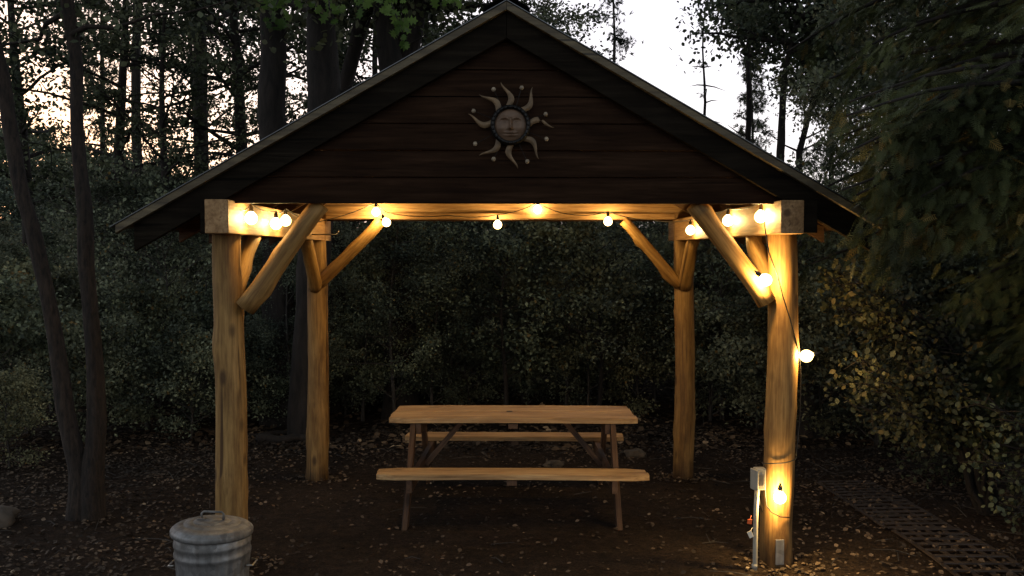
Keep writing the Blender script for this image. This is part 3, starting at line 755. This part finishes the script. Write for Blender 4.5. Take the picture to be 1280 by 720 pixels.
# understory wall
k = 0
for row, (Y, step, s0, s1) in enumerate(((12.5, 120, .50, .68), (14.5, 95, .6, .85), (17.5, 85, .75, 1.0), (21, 75, .85, 1.15), (27, 75, 1.1, 1.5))):
    px = -90 + row * 23
    while px < 1400:
        y = Y + rr.uniform(-.9, .9)
        s = rr.uniform(s0, s1)
        s = min(s, (1.85 + (.025 if px < 95 else .10 if px < 560 else .085) * y) / 5.4)
        put('under', rr.randint(0, 3), X(px + rr.uniform(-25, 25), y), y, s, rr.uniform(0, 6.28)); px += step * rr.uniform(.8, 1.2)
for px, Y, s in ((440, 12.6, .72), (560, 11.9, .62), (655, 12.8, .7), (735, 11.6, .55), (820, 12.4, .75), (200, 11, .6), (310, 12, .7), (905, 11.4, .7), (1000, 10.5, .7), (150, 13, .8)):
    put('twiggy', rr.randint(0, 1), X(px, Y), Y, s, rr.uniform(0, 6.28))
for px, Y, s in ((-120, 30, 2.1), (-60, 34, 2.4), (-10, 31, 1.9), (25, 36, 2.6), (60, 30, 1.8), (95, 34, 2.2), (130, 31, 2.3), (-30, 40, 2.8), (45, 42, 2.6), (170, 34, 2.4), (5, 26, 1.2), (75, 25, 1.4)):
    put('bush', rr.randint(0, 2), X(px, Y), Y, s, rr.uniform(0, 6.28), 'bush on the far skyline left of the pavilion', 'bushes on the far skyline')
for px, Y, s in ((-40, 9.2, .9), (30, 10, .8), (110, 9.6, .7), (180, 10.5, .85), (235, 9.8, .62), (290, 11.2, .8), (345, 10.8, .6), (430, 11.8, .6), (510, 12.4, .7), (585, 12.0, .55), (660, 12.6, .65), (720, 12.2, .6), (800, 11.8, .7), (890, 11.2, .8), (950, 10.4, .8), (1030, 9.8, .9), (1100, 9.2, .95), (1170, 9.6, 1.1), (1240, 8.8, 1.1), (1310, 9, 1.2), (5, 8.2, .45), (60, 12, 1), (1060, 11.5, 1.2), (200, 12.6, 1.1), (330, 13.2, 1.1), (470, 13.6, 1), (620, 14, 1), (760, 13.4, 1), (860, 13, 1.1)):
    put('bush', rr.randint(0, 2), X(px, Y), Y, s, rr.uniform(0, 6.28))

for px, Y, s in ((492, 10.9, .5), (452, 11.3, .46), (540, 11.2, .42), (362, 10.7, .45)):
    put('under', 0 if px % 4 else 2, X(px, Y), Y, s, rr.uniform(0, 6.28))
for px, Y, s in ((1160, 10.5, .95), (1235, 9.6, .9), (1310, 11, 1.1), (1110, 12.5, .9)):
    put('under', rr.choice((0, 2)), X(px, Y), Y, s, rr.uniform(0, 6.28), 'dark leafy tree filling the space behind the big cedar', 'trees behind the cedar', zs=s * 1.25)
# trunks one can single out
def trunk_tree(pts, widths, Y, label, seed, mat=bark_dark, crown=True, name='oak_tree', nb=10, Hx=3.0, cat='tree', n=16, stubs=3, sp=1.0, per=85):
    """pts: directions up the trunk as seen; widths in metres"""
    w = [P(a, b, Y) for a, b in pts]; base = Vector((w[0].x, Y, gz(w[0].x, Y)))
    root = thing(name, label, cat, base); rg = random.Random(seed)
    path = [Vector((0, 0, -.2))] + [Vector((p.x - base.x, rg.uniform(-.05, .05), p.z - base.z)) for p in w[0:]]
    d = (path[-1] - path[-2]).normalized(); path.append(path[-1] + d * Hx); rad = [widths[0] * 1.25] + list(widths) + [widths[-1] * .45]
    fine = []; fr = []
    for i in range(len(path) - 1):
        for k in range(6): fine.append(path[i].lerp(path[i + 1], k / 6)); fr.append(rad[i] + (rad[i + 1] - rad[i]) * k / 6)
    fine.append(path[-1]); fr.append(rad[-1])
    fine = [p + Vector((mnoise.noise(p * .9 + Vector((seed, 0, 0))), mnoise.noise(p * .9 + Vector((0, seed, 0))), 0)) * .05 for p in fine]
    mb = MB(); mb.tube(fine, fr, n, True, .16, seed); C = []
    for i in range(nb):
        o = fine[-1 - rg.randint(0, 7)]; az = rg.uniform(0, 6.28); dd = Vector((math.cos(az), math.sin(az), rg.uniform(.1, .7))); cur = o.copy(); b_ = [cur.copy()]
        for s_ in range(5): cur = cur + (dd + Vector((rg.uniform(-.3, .3),) * 3)) * rg.uniform(.25, .45) * sp; b_.append(cur.copy()); C.append(cur.copy())
        mb.tube(b_, [.05 * (1 - j / 6) + .005 for j in range(6)], 6, False)
    for i in range(stubs):
        o = fine[rg.randint(6, len(fine) - 8)]; az = rg.uniform(0, 6.28); dd = Vector((math.cos(az), math.sin(az) * .4, rg.uniform(.1, .5))); e = o + dd * rg.uniform(.3, .8)
        mb.tube([o, o.lerp(e, .5), e + Vector((0, 0, .08))], [.022, .014, .004], 6, False)
    mb.build('trunk', mat, root, True)
    if crown:
        rn = np.random.default_rng(seed); C = np.array([c[:] for c in C]); idx = np.repeat(np.arange(len(C)), per); n_ = len(idx); off = rn.normal(0, .28 * sp ** .5, (n_, 3))
        scatter_mesh('crown', LEAF6[0], LEAF6[1], C[idx] + off, rn.normal(0, 1, (n_, 3)), rn.normal(0, 1, (n_, 3)) + np.array([0, 0, 1.]), rn.uniform(.06, .11, n_), rn.uniform(0, .9, n_), leaf_dark, root)
    return root, fine
s_ = lambda w, Y: w * Y / F / 2
trunk_tree([(252, 470), (252, 200), (250, 0)], [s_(20, 16), s_(18, 16), s_(15, 16)], 16, 'straight greyish trunk left of the pavilion roof', 31, bark_grey)
trunk_tree([(352, 470), (345, 170), (340, 0)], [s_(44, 11), s_(35, 11), s_(30, 11)], 11, 'thick black trunk just left of the roof slope', 32)
hang_root, hang_f = trunk_tree([(385, 480), (400, 200), (405, 110), (398, 0)], [s_(42, 10), s_(36, 10), s_(40, 10), s_(36, 10)], 10, 'thickest dark oak trunk with green leaves hanging in front', 33)
trunk_tree([(412, 480), (428, 120), (446, 40), (462, 0)], [s_(26, 12), s_(18, 12), s_(18, 12), s_(14, 12)], 12, 'leaning slim trunk right of the thickest oak', 34)
r5, f5 = trunk_tree([(500, 480), (492, 100), (484, 50), (478, 0)], [s_(40, 11.5), s_(34, 11.5), s_(27, 11.5), s_(24, 11.5)], 11.5, 'left stem of the forked oak above the roof slope', 35)
trunk_tree([(506, 480), (500, 100), (512, 40), (518, 0)], [s_(34, 11.7), s_(26, 11.7), s_(30, 11.7), s_(28, 11.7)], 11.7, 'right stem of the forked oak above the roof slope', 36)
trunk_tree([(170, 470), (172, 200), (170, 0)], [s_(14, 19), s_(12, 19), s_(10, 19)], 19, 'thin far trunk between the twin trunks and the grey trunk', 37, bark_grey)
# right side silhouettes
trunk_tree([(985, 470), (972, 190), (980, 120), (990, 40)], [s_(12, 14), s_(10, 14), s_(8, 14), s_(5, 14)], 14, 'slender leaning trunk right of the roof slope', 38, nb=14, Hx=1, sp=.8, per=70)
trunk_tree([(990, 480), (1000, 190), (1022, 100)], [s_(11, 15), s_(8, 15), s_(5, 15)], 15, 'thin trunk leaning right toward the big cedar', 39, nb=14, Hx=1, sp=.8, per=70)
trunk_tree([(940, 460), (936, 170), (935, 50)], [s_(8, 18), s_(7, 18), s_(5, 18)], 18, 'upright young trunk with tufted top beyond the roof', 40, nb=14, Hx=.6, sp=.5, per=55)
# dead snag and lone pine against the sky
def snag(px, ytop, Y, w, label, seed, tufts):
    b = P(px, 430, Y); z0 = gz(b.x, Y); t = P(px - 2, ytop, Y); root = thing('pine_tree' if tufts else 'dead_tree', label, 'tree', (b.x, Y, z0)); H = t.z - z0; rg = random.Random(seed); mb = MB()
    pts = [(mnoise.noise(Vector((seed, k * .3, 0))) * .08, 0, H * k / 20 - .1) for k in range(21)]
    mb.tube(pts, [w * (1 - k / 22) + .006 for k in range(21)], 8, True, .1); C = []
    for i in range(26):
        u = rg.uniform(.42, .98); o = Vector(pts[int(u * 20)]); az = rg.uniform(0, 6.28); L = rg.uniform(.15, .75) * (1.25 - u) * 1.6; e = o + Vector((math.cos(az) * L, math.sin(az) * L, rg.uniform(-.25, .15) * L))
        mb.tube([o, o.lerp(e, .5) + Vector((0, 0, .02)), e], [.018, .012, .003], 5, False); C.append(e); C.append(o.lerp(e, .7))
    mb.build('trunk', bark_grey if tufts else bark_dark, root, True)
    rn = np.random.default_rng(seed); C = np.array([c[:] for c in C]); C = C[rn.uniform(0, 1, len(C)) < (.75 if tufts else .3)]
    idx = np.repeat(np.arange(len(C)), 14 if tufts else 5); n_ = len(idx)
    scatter_mesh('crown', TUFT[0], TUFT[1], C[idx] + rn.normal(0, .10, (n_, 3)), rn.normal(0, 1, (n_, 3)), rn.normal(0, 1, (n_, 3)), rn.uniform(.09, .16, n_), rn.uniform(0, .8, n_), leaf_pine, root)
snag(766, -60, 19, .085, 'lone thin pine against the bright sky right of the roof peak', 5, True)
snag(877, 12, 18, .07, 'bare dead snag against the bright sky', 6, False)

# twin trunk tree, left foreground
b0 = G(105, 648); tw = thing('twin_trunk_tree', 'twin trunk tree with mottled bark standing left of the pavilion', 'tree', (b0.x, b0.y, b0.z)); TY = b0.y
for sd, pp, ww in ((61, [(100, 655), (95, 580), (78, 470), (58, 360), (32, 250), (8, 130), (-14, 20), (-40, -120)], [.10, .07, .054, .050, .048, .048, .045, .04]), (62, [(112, 655), (118, 560), (120, 470), (110, 330), (100, 200), (94, 90), (86, 0), (78, -130)], [.10, .065, .058, .052, .046, .045, .044, .04])):
    w = [P(a, b, TY) - b0 for a, b in pp]; pts = []; rad = []
    w[0].z = -.06
    for i in range(len(w) - 1):
        for k in range(8): pts.append(w[i].lerp(w[i + 1], k / 8)); rad.append(ww[i] + (ww[i + 1] - ww[i]) * k / 8)
    pts = [p + Vector((mnoise.noise(p * 2 + Vector((sd, 0, 0))), mnoise.noise(p * 2 + Vector((0, sd, 0))), 0)) * .025 for p in pts]
    pts.append(w[-1]); rad.append(ww[-1]); MB().tube(pts, rad, 22, True, .22, sd).build('trunk', bark_near, tw, True)
rn = np.random.default_rng(9); mb = MB(); C = []
for i in range(34):
    a = rr.uniform(0, 6.28); o = P(rr.choice([-30, 82]), rr.uniform(-170, 60), TY) - b0; cur = o.copy(); b_ = [cur.copy()]; dd = Vector((math.cos(a), math.sin(a), rr.uniform(-.1, .5)))
    for k in range(5): cur = cur + (dd + Vector((rr.uniform(-.3, .3), rr.uniform(-.3, .3), rr.uniform(-.2, .2)))) * .30; b_.append(cur.copy()); C.append(cur.copy())
    mb.tube(b_, [.022, .018, .014, .010, .007, .004], 6, False)
mb.build('limbs', bark_near, tw, True)
C = np.array([c[:] for c in C]); idx = np.repeat(np.arange(len(C)), 42); n_ = len(idx)
scatter_mesh('crown', LEAF6[0], LEAF6[1], C[idx] + rn.normal(0, .16, (n_, 3)), rn.normal(0, 1, (n_, 3)), rn.normal(0, 1, (n_, 3)) + np.array([0, 0, 1.]), rn.uniform(.035, .06, n_), rn.uniform(0, .9, n_), leaf_dark, tw)

# saplings behind the table
for px, pt, pb, Y, lab, sd in ((632, 455, 500, 11.2, 'thin dark sapling seen just above the tabletop', 71), (750, 470, 502, 11.4, 'thin sapling behind the right end of the table', 72)):
    r = grow(sd, 2.3, .2, .9, 18, 26, None, LEAF4, leaf_grey, bark_dark, 'sapling', lab, 'sapling', r0=.035, lsz=(.04, .07), crad=.2, up=.6, sub=3, wander=.1); q = X(px, Y); r.location = (q, Y, gz(q, Y))

# hanging green oak leaves above the roof, on twigs of the thickest oak
hb = hang_root.location; rn = np.random.default_rng(3); mb = MB(); C = []
for (x0, y0_, Yt), (x1, y1_, Y1_) in (((400, -60, 10), (338, 22, 7.4)), ((400, -60, 10), (412, 10, 7.2)), ((440, -60, 9.5), (504, 42, 7.6)), ((470, -60, 9), (560, -4, 7.6)), ((400, -80, 10), (455, 4, 7.3))):
    a = P(x0, y0_, Yt) - hb; b = P(x1, y1_, Y1_) - hb; mid = a.lerp(b, .5) + Vector((0, 0, .25)); path = [a, a.lerp(mid, .5), mid, mid.lerp(b, .5), b]; mb.tube(path, [.03, .022, .016, .01, .004], 6, False)
    for k in range(7): C.append(mid.lerp(b, .5 + .5 * k / 6))
mb.build('overhanging_branch', bark_dark, hang_root, True)
C = np.array([c[:] for c in C]); idx = np.repeat(np.arange(len(C)), 5); n_ = len(idx); D = rn.normal(0, .7, (n_, 3)); D[:, 2] -= .6
Nn = rn.normal(0, .6, (n_, 3)); Nn[:, 1] -= 1.0
scatter_mesh('hanging_leaves', OAK[0], OAK[1], C[idx] + rn.normal(0, .055, (n_, 3)), D, Nn, rn.uniform(.07, .125, n_), rn.uniform(0, 1, n_), leaf_bright, hang_root)

# ------------------------------------------------------------------ big cedar, right foreground
def blocked(p):   # keep clear of the pavilion and the string lights
    x, y, z = p[:, 0], p[:, 1], p[:, 2]
    inroof = (x < 2.33) & (y > 4.70) & (z < 3.6) & (z > 1.3)
    return inroof | ((x < 1.72) & (z < 2.4)) | ((x < 2.25) & (y > 4.72)) | (y < 3.95) | (x < 1.58)
cx, cy = 4.3, 5.9; cd = thing('cedar_tree', 'large drooping cedar overhanging the right end of the roof', 'tree', (cx, cy, gz(cx, cy))); cb_ = Vector(cd.location)
rn = np.random.default_rng(21); rg = random.Random(21); mb = MB(); H = 9.5; 
mb.tube([(0, 0, -.2)] + [(math.sin(k) * .05, math.cos(k) * .05, H * k / 12) for k in range(1, 13)], [.3] + [.24 * (1 - k / 13) + .01 for k in range(1, 13)], 16, True, .15)
FP = []; FD = []
for i in range(250):
    z = .9 + 7.8 * (i / 250) ** 1.1; az = i * 2.399 + rg.uniform(-.3, .3); L = 2.75 * (1.08 - .55 * z / H) * rg.uniform(.75, 1.1) * (1 if z > 1.8 else .6); d = Vector((math.cos(az), math.sin(az), .25)); cur = Vector((0, 0, z)); b_ = [cur.copy()]
    if math.cos(az) < .2 and z < 2.0: L *= .62
    ns = 12
    for s in range(ns):
        d = (d + Vector((rg.uniform(-.1, .1), rg.uniform(-.1, .1), -.055))).normalized(); nx_ = cur + d * L / ns
        if blocked(np.array([(nx_ + cb_)[:]]))[0]: break
        cur = nx_; b_.append(cur.copy())
        if s >= 2:
            for q_ in range(34):
                side = d.cross(Vector((0, 0, 1))).normalized() * rg.choice((-1, 1)); dv = (d * rg.uniform(.2, .9) + side * rg.uniform(.2, 1.0) + Vector((0, 0, rg.uniform(-.75, .05)))).normalized()
                FP.append((cur + dv * rg.uniform(0, .30) + Vector((0, 0, rg.uniform(-.08, .05))))[:]); FD.append(dv[:])
    if len(b_) > 2: mb.tube(b_, [.035 * (1 - j / (len(b_) + .5)) + .003 for j in range(len(b_))], 6, False)
for i in range(22):
    e = P(rg.uniform(1045, 1150), rg.uniform(120, 300), rg.uniform(4.25, 4.62)) - cb_; a = Vector((0, 0, e.z + rg.uniform(.2, .9))); q1 = Vector((-1.2, -1.55, (a.z * .45 + e.z * .55) + .15)); path = [a.lerp(q1, k / 5) for k in range(5)] + [q1.lerp(e, k / 7) + Vector((0, 0, -.10 * math.sin(k))) * .3 for k in range(8)]
    mb.tube(path, [.03 * (1 - j / 13.5) + .002 for j in range(len(path))], 5, False)
    for j in range(4, 13):
        d = (path[j] - path[j - 1]).normalized(); side = d.cross(Vector((0, 0, 1))).normalized()
        for q_ in range(30):
            dv = (d * rg.uniform(.2, .9) + side * rg.uniform(-1, 1) + Vector((0, 0, rg.uniform(-.8, .1)))).normalized(); FP.append((path[j] + dv * rg.uniform(0, .2) + Vector((0, 0, rg.uniform(-.12, .05))))[:]); FD.append(dv[:])
mb.build('trunk', bark_dark, cd, True)
FP = np.array(FP); FD = np.array(FD); ok = ~blocked(FP + FD * .2 + np.array(cb_[:])) & ~blocked(FP + np.array(cb_[:])); FP = FP[ok]; FD = FD[ok]; n_ = len(FP)
Nn = rn.normal(0, .45, (n_, 3)); Nn[:, 2] += 1
tone = np.clip(.45 + .35 * np.array([mnoise.noise(Vector(p) * 1.6) for p in FP]) * 2 + rn.normal(0, .18, n_), 0, .9); tone = np.where(rn.uniform(0, 1, n_) < .06, 1.0, tone)
scatter_mesh('crown', FROND[0], FROND[1], FP, FD, Nn, rn.uniform(.075, .15, n_), tone, leaf_cedar, cd)

# ------------------------------------------------------------------ live oak shrubs lit by the string
def leafy(name, label, base, tips, per, lsz, tmpl, mat, seed, spread, cat='bush', mid=.35):
    root = thing(name, label, cat, base); bs = Vector(base); rn = np.random.default_rng(seed); rg = random.Random(seed); mb = MB(); C = []; 
    for tpt in tips:
        e = Vector(tpt) - bs; k0 = Vector((e.x * mid * .6, e.y * mid * .6, e.z * .55)) + Vector((rg.uniform(-.1, .1), rg.uniform(-.1, .1), 0)); path = [Vector((rg.uniform(-.05, .05), rg.uniform(-.05, .05), -.05)), k0 * .5 + Vector((rg.uniform(-.08, .08),) * 3), k0, k0.lerp(e, .5) + Vector((0, 0, .05)), e]
        mb.tube(path, [.022, .017, .012, .008, .003], 6, False)
        for j in range(5):
            f = .35 + .65 * j / 4; c = k0.lerp(e, f)
            for q_ in range(3):
                c2 = c + Vector((rg.gauss(0, spread), rg.gauss(0, spread), rg.gauss(0, spread * .7))); mb.tube([c, c2], [.004, .002], 4, False); C.append(c2)
    mb.build('stems', bark_dark, root, True)
    C = np.array([c[:] for c in C]); idx = np.repeat(np.arange(len(C)), per); n_ = len(idx); off = rn.normal(0, .038, (n_, 3)); pos = C[idx] + off; ok = ~((pos[:, 0] + bs.x < 2.0) & (pos[:, 1] + bs.y > 4.3)); 
    D = off / .038 + rn.normal(0, .5, (n_, 3)); Nn = rn.normal(0, .8, (n_, 3)) + np.array([-.3, -.3, .8]); ct = rn.uniform(-.2, .2, len(C)); tone = np.clip(rn.uniform(.1, .85, n_) + ct[idx], 0, .9); tone = np.where(rn.uniform(0, 1, n_) < .05, 1, tone)
    scatter_mesh('foliage', tmpl[0], tmpl[1], pos[ok], D[ok], Nn[ok], rn.uniform(lsz[0], lsz[1], n_)[ok], tone[ok], mat, root)
tips = [tuple(P(rg.uniform(1062, 1225), rg.uniform(448, 522), rg.uniform(5.3, 6.3))) for _ in range(30)] + [tuple(P(rg.uniform(1045, 1112), rg.uniform(335, 395), rg.uniform(5.4, 6.1))) for _ in range(20)] + [tuple(P(rg.uniform(1110, 1200), rg.uniform(395, 430), rg.uniform(5.8, 6.3))) for _ in range(5)]
leafy('live_oak_shrub', 'broadleaf shrub lit warm by the bulbs under the cedar', (3.5, 6.2, gz(3.5, 6.2)), tips, 9, (.028, .052), LEAF6, leaf_shrub, 41, .07)
tips = [tuple(P(rg.uniform(1215, 1330), rg.uniform(470, 640), rg.uniform(5.0, 6.4))) for _ in range(26)]
leafy('live_oak_shrub', 'darker broadleaf shrub at the right edge below the cedar', (3.9, 5.8, gz(3.9, 5.8)), tips, 5, (.026, .05), LEAF6, leaf_dark, 42, .10)
tips = [tuple(P(rg.uniform(1130, 1290), rg.uniform(490, 590), rg.uniform(6.6, 8.2))) for _ in range(24)]
leafy('twiggy_shrub', 'sparse twiggy shrub in shadow behind the lit one', (4.1, 7.4, gz(4.1, 7.4)), tips, 5, (.03, .05), LEAF6, leaf_dark, 43, .16)

# ================================================================== SKY AND SUN
w = bpy.data.worlds.new('World'); sc.world = w; w.use_nodes = True; nt = w.node_tree; nt.nodes.clear()
SUN_AZ = -29.0; SUN_EL = 2.5
sky = N(nt, 'ShaderNodeTexSky', sky_type='NISHITA'); sky.sun_disc = False; sky.sun_elevation = R(SUN_EL); sky.sun_rotation = R(SUN_AZ); sky.air_density = 1.0; sky.dust_density = 2.0; sky.ozone_density = 1.0
bg1 = N(nt, 'ShaderNodeBackground'); bg1.inputs[1].default_value = .10; nt.links.new(sky.outputs[0], bg1.inputs[0])
# thin bright evening overcast near the horizon, dim overhead
tcn = N(nt, 'ShaderNodeTexCoord'); sep = N(nt, 'ShaderNodeSeparateXYZ'); nt.links.new(tcn.outputs['Generated'], sep.inputs[0])
rz = ramp(nt, sep.outputs['Z'], [(0, (.92, .86, .90)), (.12, (.86, .83, .90)), (.40, (.80, .78, .90)), (.55, (.36, .39, .43)), (1, (.20, .215, .245))])
ry = ramp(nt, sep.outputs['Y'], [(0, (.62, .64, .62)), (.25, (.75, .76, .75)), (.6, (1, 1, 1))])
bg2 = N(nt, 'ShaderNodeBackground'); nt.links.new(mixc(nt, 1, rz.outputs[0], ry.outputs[0], 'MULTIPLY'), bg2.inputs[0]); bg2.inputs[1].default_value = 1.3
ad = N(nt, 'ShaderNodeAddShader'); nt.links.new(bg1.outputs[0], ad.inputs[0]); nt.links.new(bg2.outputs[0], ad.inputs[1])
out = N(nt, 'ShaderNodeOutputWorld'); nt.links.new(ad.outputs[0], out.inputs[0])
sd = bpy.data.lights.new('sun', 'SUN'); sd.energy = .12; sd.angle = R(10); sd.color = (1, .72, .45); so_ = bpy.data.objects.new('sun', sd); COL.objects.link(so_)
az, el = R(SUN_AZ), R(SUN_EL); to = Vector((math.sin(az) * math.cos(el), math.cos(az) * math.cos(el), math.sin(el))); so_.rotation_euler = to.to_track_quat('Z', 'Y').to_euler()

# ================================================================== RENDER
sc.view_settings.view_transform = 'Standard'; sc.view_settings.look = 'None'; sc.view_settings.exposure = 0; sc.view_settings.gamma = 1
sc.render.engine = 'CYCLES'; c = sc.cycles
c.use_denoising = True; c.max_bounces = 5; c.diffuse_bounces = 3; c.glossy_bounces = 2; c.transmission_bounces = 2; c.transparent_max_bounces = 8
c.sample_clamp_indirect = 4; c.caustics_reflective = False; c.caustics_refractive = False
